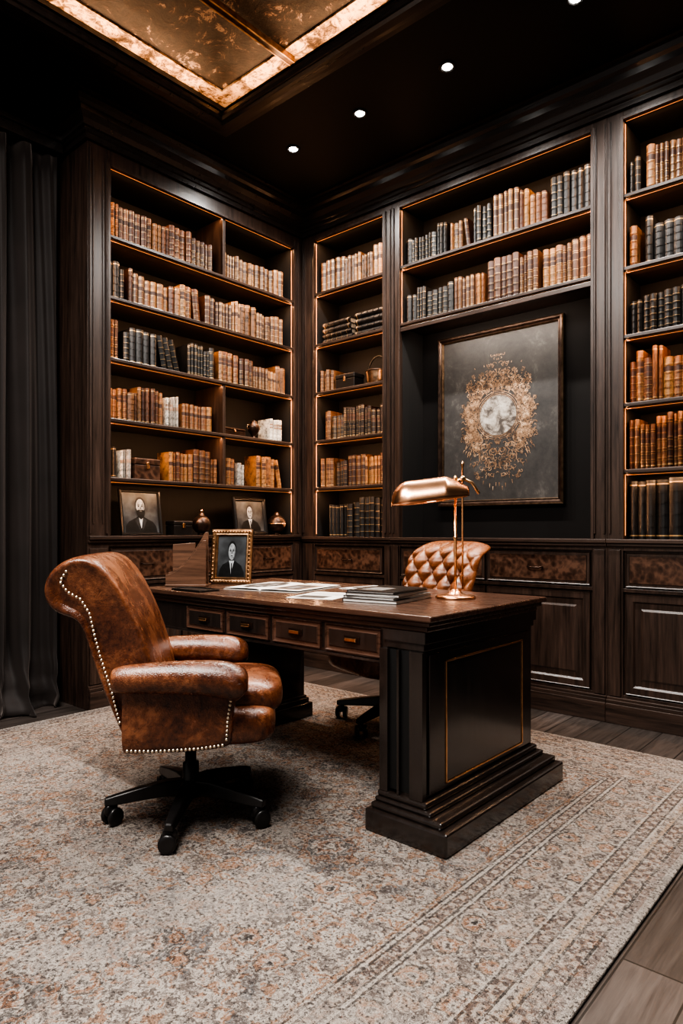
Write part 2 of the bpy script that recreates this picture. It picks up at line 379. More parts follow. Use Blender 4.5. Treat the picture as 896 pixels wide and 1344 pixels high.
# ------------------------------------------------------------------ bookcases
HB=3.42
def bookcase(origin,rotz,Wd,pl,pr,depth,back,ztop,shelves,counter_z,ndraw,label,dividers=(),niche=None,trimend=0):
    e=empty('bookcase',origin,rotz,label,'bookcase')
    We=Wd-trimend
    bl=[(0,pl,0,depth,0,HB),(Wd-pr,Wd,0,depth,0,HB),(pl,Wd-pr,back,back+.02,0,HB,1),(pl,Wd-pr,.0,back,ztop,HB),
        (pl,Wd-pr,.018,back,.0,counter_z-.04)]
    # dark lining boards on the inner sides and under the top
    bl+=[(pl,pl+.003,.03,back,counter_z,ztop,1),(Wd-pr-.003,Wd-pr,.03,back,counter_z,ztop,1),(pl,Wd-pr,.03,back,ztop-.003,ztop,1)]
    for a,b in ((0,pl),(Wd-pr,We)):
        w=b-a
        if w>.05:
            for xx in (a+.010,b-.020): bl.append((xx,xx+.010,-.012,0,1.06,3.38))
            if w>.11:
                for xx in (a+.034,b-.042): bl.append((xx,xx+.008,-.006,0,1.12,3.32))
            bl.append((a+.012,b-.012,-.012,0,.15,.97))
    bl+=[(pl-.012,pl+.006,-.016,.01,counter_z,ztop+.012),(Wd-pr-.006,Wd-pr+.012,-.016,.01,counter_z,ztop+.012),(pl,Wd-pr,-.016,.01,ztop-.006,ztop+.012)]
    for x,z0,z1 in dividers: bl.append((x-.012,x+.012,.006,back,z0,z1))
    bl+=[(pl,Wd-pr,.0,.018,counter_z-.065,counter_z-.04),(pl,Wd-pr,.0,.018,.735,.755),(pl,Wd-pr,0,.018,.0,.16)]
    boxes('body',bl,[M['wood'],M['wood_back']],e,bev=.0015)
    boxes('plinth',[(-.0,We,-.035,0,0,.11),(0,We,-.026,0,.11,.13),(0,We,-.014,0,.13,.145)],M['woodx'],e)
    boxes('counter',[(0,We,-.03,0,counter_z-.022,counter_z),(pl,Wd-pr,0,back,counter_z-.022,counter_z),(0,We,-.018,0,counter_z-.04,counter_z-.022)],M['woodx'],e)
    for s in shelves:
        th=.028
        boxes('shelf',[(pl+.004,Wd-pr-.004,.004,back,s-th,s),(pl+.004,Wd-pr-.004,-.006,.004,s-th+.004,s-.004)],M['woodx'],e,bev=.003)
    x0,x1=pl+.006,Wd-pr-.006; w=(x1-x0)/ndraw
    for i in range(ndraw):
        a,b=x0+i*w+.008,x0+(i+1)*w-.008
        dr=panel_front('drawer',a,b,.765,counter_z-.075,-.006,.024,[(.010,0),(.006,.006),(.012,0),(.004,-.004)],[M['wood'],M['burl']],e)
        tube('handle',[(-.045,0,0),(-.045,-.018,0),(-.03,-.024,-.004),(.03,-.024,-.004),(.045,-.018,0),(.045,0,0)],.004,M['darkbronze'],dr,8)
        panel_front('cabinet_door',a,b,.17,.725,-.006,.024,[(.012,0),(.004,.004),(.035,0),(.010,.010),(.03,0),(.012,-.006)],[M['wood']],e)
    for xa in (pl+.0065,Wd-pr-.009):
        boxes('led_strip',[(xa,xa+.0025,.012,.016,(counter_z if not niche else niche+.52)+.02,ztop-.02)],M['led'],e,bev=0)
    tops=list(shelves)+[ztop+.028]
    wd=Wd-pl-pr
    for s in tops:
        if niche and s<niche: continue
        boxes('led_strip',[(pl+.01,Wd-pr-.01,.018,.022,s-.0325,s-.0305)],M['ledh'],e,bev=0)
        area('shelf_lamp',((pl+Wd-pr)/2,.022,s-.036),(math.radians(20),0,0),wd-.06,.010,4.0*wd,WARM,e)
    zs=(counter_z+ztop)/2 if not niche else 2.95
    hh=(ztop-counter_z-.1) if not niche else .75
    for xa,ry in ((pl+.014,pi/2),(Wd-pr-.014,-pi/2)):
        area('edge_lamp',(xa,.012,zs),(0,-ry,0),hh,.006,.9*hh,(1,.52,.26),e)
    return e,Matrix.Translation(origin)@Matrix.Rotation(rotz,4,'Z')
LS=[1.41,1.775,2.15,2.53,2.905]; LC=1.045
BS=[1.42,1.79,2.17,2.55,2.955]; BC=1.03
caseL,mL=bookcase((0,-1.83,0),pi/2,1.83-.001,.138,.10,.595,.33,3.32,LS,LC,3,'tall dark wood bookcase filled with leather books beside the curtain',
   dividers=[(1.04,LS[4],3.32),(1.04,LS[2]-.375,LS[2]-.028),(1.04,LS[0],LS[1]-.028)],trimend=.038)
caseN,mN=bookcase((0,.0005,0),0,.899,.135,.07,.32,.29,3.37,BS,BC,1,'narrow dark wood bookcase in the room corner')
caseM,mM=bookcase((.90,.0005,0),0,1.519,.07,.084,.32,.29,3.37,[BS[3],BS[4]],BC,2,'wide dark wood bookcase with a niche holding framed art',niche=2.0)
caseR,mR=bookcase((2.42,.0005,0),0,.915,.086,.09,.32,.29,3.37,BS,BC,1,'dark wood bookcase with lit shelves and panelled cabinet below')
boxes('niche_lining',[(.074,1.431,.282,.289,BC+.001,BS[3]-.03)],M['niche'],caseM,bev=0)
boxes('niche_header',[(.074,1.431,-.004,.03,BS[3]-.065,BS[3]-.036)],M['woodx'],caseM)

# ------------------------------------------------------------------ books
def book_mesh(style,kind):
    t_,h,dp=.04,.22,.15
    V=[];F=[];I=[]
    def arc(r,off=0,n=6):
        return [(-t_/2+t_*k/n, .014-(.014+off)*math.sin(pi*k/n)) for k in range(n+1)]
    out=[(-t_/2,dp)]+arc(0)+[(t_/2,dp)]
    c=.003
    inn=[(t_/2-c,dp),(t_/2-c,.016),(-t_/2+c,.016),(-t_/2+c,dp)]
    poly=out+inn; n=len(poly)
    V+=[(x,y,0) for x,y in poly]+[(x,y,h) for x,y in poly]
    F.append(list(range(n))); I.append(0); F.append([n+k for k in range(n)][::-1]); I.append(0)
    for k in range(n): F.append([k,(k+1)%n,n+(k+1)%n,n+k]); I.append(0)
    bxv(-t_/2+c,t_/2-c,.017,dp-.004,.003,h-.004,V,F,I,1)
    def band(z0,z1,off,mi):
        a=arc(0,off); m=len(a); b0=len(V)
        V.extend([(x,y,z0) for x,y in a]+[(x,y,z1) for x,y in a])
        for k in range(m-1): F.append([b0+k,b0+k+1,b0+m+k+1,b0+m+k]); I.append(mi)
        V.extend([(0,.014,z0),(0,.014,z1)])
        F.append([b0+k for k in range(m)]+[b0+2*m]); I.append(mi); F.append([b0+m+k for k in range(m)]+[b0+2*m+1]); I.append(mi)
    if kind==0:
        for q in (.10,.27,.44,.61,.80): band(h*q,h*q+.006,.004,0); band(h*q+.008,h*q+.010,.0008,2)
        band(h*.66,h*.775,.0007,3)
    elif kind==1:
        for q in (.06,.10,.30,.72,.90,.94): band(h*q,h*q+.0028,.0008,2)
        band(h*.54,h*.66,.0007,3); band(h*.51,h*.520,.0009,2); band(h*.675,h*.685,.0009,2)
    elif kind==2:
        for q in (.05,.92): band(h*q,h*q+.005,.0009,2)
        for q in (.2,.4,.6,.78): band(h*q,h*q+.007,.004,0)
    elif kind==3:
        for q in (.16,.34,.52,.84): band(h*q,h*q+.006,.004,0); band(h*q-.004,h*q-.002,.0008,2); band(h*q+.008,h*q+.010,.0008,2)
        band(h*.57,h*.66,.0007,3); band(h*.69,h*.79,.0007,3); band(h*.05,h*.08,.0007,2)
    me=D.meshes.new('book_'+style); me.from_pydata(V,[],F)
    for m in (BK[style],M['pagecream'],M['gilt'] if style!='cream' else M['inkgrey'],M['labelred'] if style in('tan','brown') else BK['brown'] if style=='dark' else BK['black'] if style=='black' else M['inktan']): me.materials.append(m)
    for p,i in zip(me.polygons,I): p.material_index=i
    bm=bmesh.new(); bm.from_mesh(me); bmesh.ops.recalc_face_normals(bm,faces=bm.faces); bm.to_mesh(me); bm.free()
    return me
BM={(s,k):book_mesh(s,k) for s in BK for k in range(4)}
PUT=[]
def put(cm,lx,ly,z,t_,h,dp,style,kind,group,lean=0,flat=False,state='standing'):
    R=Matrix.Rotation(-lean,4,'Y')
    if flat: R=Matrix.Rotation(pi/2,4,'Y')
    S=Matrix.Diagonal((t_/.04,dp/.15,h/.22,1))
    PUT.append((cm@Matrix.Translation((lx,ly,z))@R@S,style,kind,group,state))
MIX={'tan':['tan']*5+['brown']*2,'brown':['brown']*4+['tan','tan','dark'],'dark':['dark']*4+['brown'],'black':['black']*7+['dark'],'cream':['cream'],'tb':['tan','brown','tan'],'allblack':['black']}
def fill(cm,z,x0,x1,style,h,group,tm=.047,ly=.055,lean_last=0):
    x=x0; left=0; tm*=.82; h*=1.07
    while True:
        if left<=0:
            left=random.randint(1,5); st=random.choice(MIX[style]); k=random.randint(0,3)
            if style=='allblack': k=random.choice((0,2,2))
            hh=h*random.uniform(.84,1.12); tt=tm*random.uniform(.65,1.25)
        t_=tt*random.uniform(.88,1.12)
        if x+t_>x1: break
        last=x+t_*2>x1
        if lean_last and last:
            a=lean_last
            put(cm,x+t_/2+hh*math.sin(a)+.004,ly,z+.001+t_/2*math.sin(a),t_,hh,.15,st,k,group,lean=a,state='leaning'); break
        put(cm,x+t_/2,ly+random.uniform(-.008,.012)-.008,z+.0005,t_-.0012,hh*random.uniform(.97,1.03),.15,st,k,group)
        x+=t_; left-=1
g='leather books on the shelves beside the curtain'
fill(mL,LS[4],.150,1.015,'tan',.205,g,.052); fill(mL,LS[4],1.062,1.71,'brown',.20,g,.052)
fill(mL,LS[3],.150,.31,'allblack',.21,g,.045); fill(mL,LS[3],.315,.88,'tb',.20,g,.052,lean_last=.10); fill(mL,LS[3],.91,1.71,'brown',.205,g,.052)
fill(mL,LS[2],.150,.26,'dark',.215,g); fill(mL,LS[2],.275,.52,'allblack',.215,g,.05)
# three black books leaning together
for k_ in range(3):
    a_=.20+.03*k_; put(mL,.582+.050*k_,.05,LS[2]+.001+.021*math.sin(a_),.042,.225-.004*k_,.15,'black',0,g,lean=a_,state='leaning')
fill(mL,LS[2],.76,1.03,'black',.20,g,.05); fill(mL,LS[2],1.035,1.22,'tb',.20,g); fill(mL,LS[2],1.23,1.71,'brown',.18,g,.052)
fill(mL,LS[1],.150,.58,'tan',.20,g,.05); fill(mL,LS[1],.59,.70,'cream',.19,g,.04); fill(mL,LS[1],.715,1.02,'tan',.19,g,.05)
fill(mL,LS[1],1.54,1.68,'cream',.19,g,.04)
fill(mL,LS[0],.150,.25,'allblack',.20,g,.045); fill(mL,LS[0],.255,.33,'cream',.17,g,.035); fill(mL,LS[0],.61,1.02,'tan',.19,g,.05)
fill(mL,LS[0],1.062,1.20,'tan',.20,g,.045); fill(mL,LS[0],1.205,1.28,'cream',.17,g,.035); fill(mL,LS[0],1.40,1.62,'tb',.21,g,.055,lean_last=.2)
g='books in the narrow corner bookcase'
fill(mN,BS[4],.150,.82,'brown',.21,g,.05); fill(mN,BS[1],.19,.82,'dark',.205,g,.05)
fill(mN,BS[0],.150,.30,'tan',.20,g,.05); fill(mN,BS[0],.305,.82,'brown',.21,g,.05); fill(mN,BC,.24,.82,'allblack',.275,g,.06)
fill(mN,BS[2],.150,.29,'tan',.17,g,.04)
for sx in (.17,.50):
    zz=BS[3]+.001
    for k in range(4):
        t_=random.uniform(.040,.050); hh=.30-.006*k
        put(mN,sx+random.uniform(0,.01),.05,zz+t_/2,t_,hh,.17,'black',random.choice((0,2,2)),g,flat=True,state='lying stacked'); zz+=t_+.001
g='books above the framed artwork'
for a,b,s,h,ll in ((.085,.44,'allblack',.20,0),(.445,.60,'tb',.21,.12),(.62,.765,'allblack',.25,0),(.77,1.02,'tb',.245,0),(1.025,1.15,'tan',.21,0),(1.155,1.425,'allblack',.24,0)):
    fill(mM,BS[4],a,b,s,h,g,.046,lean_last=ll)
for a,b,s,h in ((.085,.47,'allblack',.20),(.475,.72,'tb',.20),(.725,1.10,'tan',.255),(1.105,1.425,'tb',.235)):
    fill(mM,BS[3],a,b,s,h,g,.046)
g='books in the end bookcase'
for zz,a,b,s,h,tm in ((BS[4],.10,.18,'black',.2,.04),(BS[4],.19,.6,'brown',.255,.044),(BS[3],.10,.18,'tb',.24,.04),(BS[3],.185,.6,'allblack',.235,.05),
     (BS[2],.10,.6,'allblack',.21,.05),(BS[1],.10,.6,'tb',.25,.05),(BS[0],.10,.6,'tb',.25,.05),(BC,.10,.6,'allblack',.28,.07)):
    fill(mR,zz,a,b,s,h,g,tm)
camp=Vector((3.774,-3.832,1.08))
PUT.sort(key=lambda p:(p[0].translation-camp).length)
print('BOOKS',len(PUT))
for mw,style,kind,group,state in PUT[:300]:
    o=D.objects.new('book',BM[(style,kind)]); COL.objects.link(o); o.matrix_world=mw
    o['label']='%s book %s on a wood shelf'%(BKNAME[style],state); o['category']='book'; o['group']=group
rest=PUT[300:]
if rest:
    V=[];F=[];I=[]; ml=[]
    for mw,style,kind,_,_ in rest:
        me=BM[(style,kind)]; b0=len(V); V+=[mw@v.co for v in me.vertices]
        for p in me.polygons:
            F.append([b0+i for i in p.vertices]); m=me.materials[p.material_index]
            if m not in ml: ml.append(m)
            I.append(ml.index(m))
    me=D.meshes.new('books'); me.from_pydata(V,[],F)
    for m in ml: me.materials.append(m)
    for p,i in zip(me.polygons,I): p.material_index=i
    o=new('books',me); tag(o,'distant rows of brown leather-bound books on upper shelves','books'); o['kind']='stuff'

# ------------------------------------------------------------------ portraits & frames
def ell(cx,cz,rx,rz,n=24,a0=0,a1=2*pi): return [(cx+rx*math.cos(a0+(a1-a0)*k/n),cz+rz*math.sin(a0+(a1-a0)*k/n)) for k in range(n)]
def flat(name,poly,y,mat,parent):
    return mk(name,[(x,y,z) for x,z in poly],[list(range(len(poly)))],mat,parent)
def picture(loc,rotz,w,h,fm,fw,label,style,lean=.12,ornate=False,fx=1.0):
    e=empty('picture_frame',loc,rotz,label,'picture frame')
    T=Matrix.Rotation(-lean,4,'X')
    V=[];F=[]
    prof=[(0,0),(0,-.012),(fw*.3,-.020),(fw*.6,-.014),(fw*.8,-.016),(fw,-.006),(fw,0)]
    rings=[]
    for o,y in prof: rings.append([(-w/2+o,y,o),(w/2-o,y,o),(w/2-o,y,h-o),(-w/2+o,y,h-o)])
    for q in rings: V+=q
    for i in range(len(rings)-1):
        for k in range(4): F.append([i*4+k,i*4+(k+1)%4,(i+1)*4+(k+1)%4,(i+1)*4+k])
    bxv(-w/2+.001,w/2-.001,0.0,.006,.001,h-.001,V,F)
    I=[0]*(len(F)-6)+[1]*6
    if ornate:
        for s in range(4):
            for k in range(14):
                f=(k+.5)/14
                p={0:(-w/2+w*f,fw*.4),1:(-w/2+w*f,h-fw*.4),2:(-w/2+fw*.4,h*f),3:(w/2-fw*.4,h*f)}[s]
                b0=len(V); r_=.007
                V+=[(p[0]+r_,-.018,p[1]),(p[0],-.018,p[1]+r_),(p[0]-r_,-.018,p[1]),(p[0],-.018,p[1]-r_),(p[0],-.026,p[1])]
                for q in range(4): F.append([b0+q,b0+(q+1)%4,b0+4]); I.append(0)
    mk('frame',[T@Vector(v) for v in V],F,[fm,M['blackbox']],e,idx=I)
    iw,ih=w-2*fw,h-2*fw
    def P(pts): return [(x*iw,fw+(z)*ih) for x,z in pts]
    mk('photo_print',[T@Vector((x,-.002,z)) for x,z in P([(-.5,0),(.5,0),(.5,1),(-.5,1)])],[[0,1,2,3]],M['photo_bg'],e)
    V=[];F=[];I=[]
    def face(cx,cz,rx,rz):
        return [(1,ell(cx,cz,rx,rz)),(5,ell(cx+rx*.45,cz-rz*.1,rx*.5,rz*.75)),(1,ell(cx+rx*.15,cz-rz*.05,rx*.6,rz*.8)),
          (5,ell(cx-rx*.4,cz+rz*.12,rx*.24,rz*.13,12)),(5,ell(cx+rx*.4,cz+rz*.12,rx*.24,rz*.13,12)),
          (2,ell(cx-rx*.4,cz+rz*.10,rx*.15,rz*.06,10)),(2,ell(cx+rx*.4,cz+rz*.10,rx*.15,rz*.06,10)),
          (4,[(cx-rx*.65,cz+rz*.24),(cx-rx*.2,cz+rz*.26),(cx-rx*.2,cz+rz*.32),(cx-rx*.6,cz+rz*.32)]),(4,[(cx+rx*.65,cz+rz*.24),(cx+rx*.2,cz+rz*.26),(cx+rx*.2,cz+rz*.32),(cx+rx*.6,cz+rz*.32)]),
          (5,[(cx-rx*.05,cz+rz*.1),(cx+rx*.08,cz+rz*.1),(cx+rx*.2,cz-rz*.26),(cx-rx*.16,cz-rz*.26)]),
          (4,ell(cx,cz-rz*.5,rx*.3,rz*.055,12))]
    if style=='beard':
        lay=[(2,[(-.45,0),(-.42,.16),(-.34,.27),(-.18,.35),(-.08,.40),(.08,.40),(.18,.35),(.34,.27),(.42,.16),(.45,0)]),(3,[(-.06,.38),(0,.10),(.06,.38)]),
             (4,[(-.07,.38),(-.16,.30),(-.02,.03)]),(4,[(.07,.38),(.16,.30),(.02,.03)]),(2,ell(0,.69,.145,.20))]+face(0,.64,.12,.20)+[
             (2,[(-.122,.62),(-.12,.50),(-.085,.39),(0,.33),(.085,.39),(.12,.50),(.122,.62),(.10,.56),(.05,.575),(0,.565),(-.05,.575),(-.10,.56)]),(5,ell(0,.535,.04,.010,10))]
    else:
        lay=[(2,[(-.46,0),(-.42,.18),(-.32,.30),(-.14,.37),(-.08,.42),(.08,.42),(.18,.36),(.34,.28),(.44,.12),(.46,0)]),(3,[(-.10,.40),(-.06,.30),(-.01,.06),(.05,.30),(.09,.40)]),(2,[(-.02,.34),(.02,.34),(.03,.12),(-.01,.06)]),(2,ell(0,.67,.15,.215))]+face(0,.62,.125,.20)
    for li,(mi,poly) in enumerate(lay):
        b0=len(V); pp=P([(x*fx,z_) for x,z_ in poly]); V+=[T@Vector((x,-.0026-.0002*li,z)) for x,z in pp]; F.append([b0+k for k in range(len(pp))]); I.append(mi)
    mk('portrait_image',V,F,[M['photo_bg'],M['photo_skin'],M['photo_dark'],M['photo_white'],M['photo_mid'],M['photo_shade']],e,idx=I)
    s0=T@Vector((0,.006,h*.55))
    boxes('strut',[(-.015,.015,-.003,.003,0,math.hypot(s0.z,.055))],M['blackbox'],e,loc=(0,s0.y+.058,0.001),rot=(math.atan2(.052,s0.z),0,0))
    return e
def wl(cm,x,y,z): return tuple(cm@Vector((x,y,z)))
picture(wl(mL,.42,.08,LC+.001),pi/2+.1,.32,.300,M['blackbox'],.018,'black framed black-and-white portrait of a bearded person in dark suit','beard')
picture(wl(mL,1.37,.09,LC+.001),pi/2+.15,.37,.285,M['blackbox'],.028,'wide dark framed black-and-white portrait beside a round ornament','man',fx=.8)

def orn(name,cm,x,y,z,prof,mat,label,cat):
    e=empty(name,wl(cm,x,y,z),0,label,cat)
    lathe('body',prof,mat,e)
    return e
def ball(r,z0): return [(r*.35,0),(r*.42,.008),(r*.3,.016)]+[(r*math.sin(pi*(.12+.76*k/12)),z0+r*(1-math.cos(pi*(.12+.76*k/12)))-.01) for k in range(13)]+[(r*.32,z0+2*r-.01),(r*.25,z0+2*r+.005),(.006,z0+2*r+.012)]
v=orn('bronze_vase',mL,.91,.10,LC+.001,ball(.066,.02),M['darkbronze'],'round dark bronze lidded vase on bookcase counter','vase')
lathe('lid_knob',[(.004,0),(.012,.006),(.012,.012),(.004,.02)],M['brass'],v,loc=(0,0,.163))
v=orn('bronze_globe',mL,1.642,.10,LC+.001,ball(.074,.02),M['darkbronze'],'large round dark bronze ornament on bookcase counter','ornament')
tube('band',[(.075*math.cos(a*pi/12),.075*math.sin(a*pi/12),.086) for a in range(25)],.004,M['brass'],v,8)
def chest(cm,x,z,w,h,d_,label,mat,hd=M['brass']):
    e=empty('storage_box',wl(cm,x,.06,z+.001),0,label,'box'); e.rotation_euler=(0,0,cm.to_euler().z)
    boxes('body',[(-w/2,w/2,0,d_,0,h*.68)],mat,e,bev=.004)
    boxes('lid',[(-w/2-.003,w/2+.003,-.003,d_+.003,h*.69,h)],mat,e,bev=.008)
    boxes('clasp',[(-.01,.01,-.008,-.0035,h*.5,h*.82)],hd,e)
    return e
chest(mL,.73,LC,.15,.10,.1,'small black lacquered box with clasp on counter',M['blackbox'])
chest(mL,.45,LS[0],.19,.14,.12,'dark wooden keepsake box between books',M['burl'])
chest(mN,.40,BS[2],.19,.12,.12,'black hinged box beside tan books',M['blackbox'])
chest(mL,1.18,LS[1],.21,.06,.12,'flat dark bronze box on shelf',M['darkbronze'])
v=orn('bronze_urn',mL,1.40,.10,LS[1]+.001,[(.03,0),(.034,.006),(.014,.02),(.018,.03),(.042,.06),(.05,.09),(.04,.115),(.025,.125),(.03,.135),(.012,.142),(.006,.155)],M['darkbronze'],'small bronze urn with two handles beside cream books','urn')
for s in(-1,1): tube('handle',[(0,s*.045,.07),(0,s*.066,.085),(0,s*.066,.105),(0,s*.036,.115)],.004,M['brass'],v,8)
e=empty('handled_basket',wl(mN,.67,.13,BS[2]+.001),0,'small bronze basket with tall arched handle on shelf','basket')
lathe('body',[(.07,0),(.085,.03),(.09,.07),(.094,.10),(.096,.105),(.088,.105),(.084,.06),(.07,.02)],M['pewter'],e)
tube('handle',[(-.088*math.cos(pi*k/16),0,.10+.12*math.sin(pi*k/16)) for k in range(17)],.007,M['blackbox'],e,8)
tube('rim',[(.092*math.cos(a*pi/12),.092*math.sin(a*pi/12),.104) for a in range(25)],.006,M['darkbronze'],e,8)

# ------------------------------------------------------------------ wall art
e=empty('framed_artwork',(1.595,.278,1.25),0,'bronze-framed dark artwork of a pale globe in golden filigree','artwork')
w,h=.93,1.20
V=[];F=[];I=[]
rings=[]
for o,y,mi in ((0,0,0),(0,-.035,0),(.008,-.042,1),(.018,-.040,1),(.028,-.030,1),(.034,-.033,0),(.040,-.02,0),(.040,0,0)):
    rings.append(([(-w/2+o,y,o),(w/2-o,y,o),(w/2-o,y,h-o),(-w/2+o,y,h-o)],mi))
for q,_ in rings: V+=q
for i in range(len(rings)-1):
    for k in range(4): F.append([i*4+k,i*4+(k+1)%4,(i+1)*4+(k+1)%4,(i+1)*4+k]); I.append(rings[i][1])
mk('frame',V,F,[M['pewter'],M['darkbronze']],e,idx=I)
boxes('canvas',[(-w/2+.038,w/2-.038,-.014,-.002,.038,h-.038)],M['canvas'],e,bev=0)
cz=.61
flat('globe_image',ell(0,cz,.135,.135,48),-.0152,M['globe'],e)
V=[];F=[]
def ribbon(pts,w0,w1,y):
    n=len(pts); b0=len(V)
    for i,p in enumerate(pts):
        a=pts[max(i-1,0)]; b=pts[min(i+1,n-1)]; dx,dz=b[0]-a[0],b[1]-a[1]; L=math.hypot(dx,dz) or 1
        ww=(w0+(w1-w0)*i/(n-1))/2
        V.append((p[0]-dz/L*ww,y,p[1]+dx/L*ww)); V.append((p[0]+dz/L*ww,y,p[1]-dx/L*ww))
    for i in range(n-1): F.append([b0+2*i,b0+2*i+1,b0+2*i+3,b0+2*i+2])
def scroll(cx,cz_,R,a0,turns,sg,y,w0=.0055):
    pts=[]
    for k in range(22):
        f=k/21; r=R*(1-f*.88); a=a0+sg*turns*2*pi*f
        pts.append((cx+r*math.cos(a),cz_+r*math.sin(a)))
    for s in (1,-1): ribbon([(s*x,z_) for x,z_ in pts],w0,.0015,y)
rnd=random.Random(3); yy=-.0156
for rr_ in (.140,.150,.163):
    ribbon([(rr_*math.cos(2*pi*k/60),cz+rr_*math.sin(2*pi*k/60)) for k in range(61)],.004,.004,-.0155)
def lim_(a,f=1):
    ca,sa=math.cos(a),math.sin(a); return f/math.sqrt((ca/.26)**2+(sa/(.46 if sa<0 else .38))**2)
for ring_,nn,R in ((.28,11,.030),(.6,13,.030)):
    for k in range(nn):
        a=-pi/2+pi*(k+.5)/nn; L=lim_(a); r=.165+(L-.165)*ring_; yy-=.00001
        for sg in (1,-1): scroll(max(.004,r*math.cos(a)),cz+r*math.sin(a),R,a+sg*.6,1.1,sg,yy,.007)
for k in range(430):
    a=rnd.uniform(-pi/2,pi/2); f=rnd.random()**.75
    L=lim_(a)*(1+.12*math.sin(9*a)+rnd.uniform(-.08,.08)); r=.16+(L-.16)*f; yy-=.000002
    scroll(max(0.004,r*math.cos(a)),cz+r*math.sin(a),rnd.uniform(.007,.024)*(1.15-f*.4),rnd.uniform(0,2*pi),rnd.uniform(.5,1.2),rnd.choice((-1,1)),yy,rnd.uniform(.003,.006))
for k in range(130):
    a=rnd.uniform(-pi/2,pi/2); ca,sa=math.cos(a),math.sin(a); L=lim_(a,rnd.uniform(.55,1.10)); yy-=.000002
    for s in(1,-1):
        x,z_=s*L*ca,cz+L*sa; ribbon([(x,z_),(x+s*.010*ca,z_+.010*sa),(x+s*.018*ca,z_+.020*sa-.008)],.008,.001,yy)
mk('filigree_image',V,F,M['artgold'],e)
area('art_lamp',(1.65,.03,BS[3]-.07),(math.radians(25),0,0),1.0,.02,7,(1,.88,.76))

# ------------------------------------------------------------------ curtain
V=[];F=[]; ny,nz=260,40; y0,y1=-3.5,-1.875
for j in range(nz+1):
    zz=(j/nz)**1.5*3.40+.004
    for i in range(ny+1):
        f=i/ny; y=y0+(y1-y0)*f
        ph=f*11.5*2*pi+1.1*math.sin(f*17)+.35*math.sin(zz*1.3+f*9)
        amp=.052*(.70+.40*math.sin(f*23+1))
        low=max(0,1-zz/.42)**1.5
        x=-.310+amp*math.sin(ph)+.008*math.sin(3*ph+zz*2)+low*(.12+.07*math.sin(ph*.5+2)+.03*math.sin(zz*40+f*30))
        V.append((x,y+low*.04*math.cos(ph)-low*.03,zz))
for j in range(nz):
    for i in range(ny): a=j*(ny+1)+i; F.append([a,a+1,a+ny+2,a+ny+1])
cu=mk('curtain',V,F,M['curtain'],smooth=True); tag(cu,'floor-length black velvet curtain in deep folds beside bookcase','curtain')
s=cu.modifiers.new('s','SOLIDIFY'); s.thickness=.004
struct(boxes('trim_3',[(-.6,-.24,-6.1,-1.86,3.41,3.47),(-.6,-.22,-6.1,-1.86,3.47,3.50)],M['trimw']))

# ------------------------------------------------------------------ desk
e=empty('desk',(0,0,RZ),0,'large dark wood executive desk with brass-handled drawers and gold-lined end panel','desk'); desk=e
T=.79-RZ
boxes('desk_top',[(.78,2.53,-1.96,-1.05,T-.022,T),(.795,2.515,-1.945,-1.065,T-.040,T-.022),(.81,2.50,-1.935,-1.078,T-.060,T-.040)],[M['desktop']],e,bev=.005)
zb=T-.19
boxes('apron',[(.84,2.31,-1.925,-1.905,zb,T-.060),(.84,2.31,-1.12,-1.10,zb,T-.060),(.84,.86,-1.90,-1.12,zb,T-.06),(.86,2.31,-1.905,-1.12,zb,zb+.015),(.84,2.31,-1.932,-1.925,zb,zb+.012)],M['deskwood'],e,bev=.002)
for i in range(4):
    a=1.14+.297*i
    dr=panel_front('drawer',a,a+.27,zb+.022,T-.068,-1.938,.014,[(.007,0),(.005,.006),(.010,0),(.004,-.004)],[M['desktop'],M['deskwood']],e)
    boxes('handle',[(-.028,.028,-.012,-.007,-.007,.007),(-.023,-.018,-.007,.004,-.004,.004),(.018,.023,-.007,.004,-.004,.004)],M['brass'],dr,bev=.003)
    boxes('escutcheon',[(-.038,.038,-.0015,.0028,-.013,.013)],M['darkbronze'],dr,bev=.002)
boxes('pedestal',[(2.33,2.48,-1.93,-1.10,.14,T-.06),
    (2.315,2.495,-1.94,-1.08,T-.10,T-.06),(2.325,2.487,-1.935,-1.09,T-.125,T-.10),
    (2.30,2.372,-1.93,-1.10,.14,T-.06),
    (2.302,2.338,-1.945,-1.92,.14,T-.13),(2.378,2.388,-1.945,-1.92,.14,T-.13),(2.432,2.487,-1.945,-1.92,.14,T-.13),
    (2.388,2.432,-1.9315,-1.93,.15,T-.13,1),(2.338,2.378,-1.9315,-1.93,.15,T-.13,1)],[M['deskwood'],M['slot']],e,bev=.003)
boxes('pedestal_plinth',[(2.27,2.61,-1.99,-1.06,0,.080),(2.285,2.580,-1.975,-1.07,.080,.102),(2.29,2.530,-1.96,-1.08,.102,.118),(2.295,2.505,-1.95,-1.09,.118,.140)],M['deskwood'],e,bev=.008)
ya,yb,za,zt=-1.80,-1.20,.165,.605; g_=.0065
boxes('end_panel',[(2.481,2.488,-1.90,-1.13,.15,.635)],M['deskwood'],e,bev=.002)
boxes('gold_inlay',[(2.486,2.492,ya,yb,za,za+g_),(2.486,2.492,ya,yb,zt-g_,zt),(2.486,2.492,ya,ya+g_,za,zt),(2.486,2.492,yb-g_,yb,za,zt)],M['brass'],e,bev=.001)
boxes('pedestal',[(.84,1.08,-1.62,-1.08,.12,T-.06)],M['deskwood'],e,bev=.004)
boxes('pedestal_plinth',[(.81,1.12,-1.66,-1.05,0,.08),(.82,1.10,-1.64,-1.06,.08,.105),(.83,1.09,-1.63,-1.07,.105,.12)],M['deskwood'],e,bev=.005)

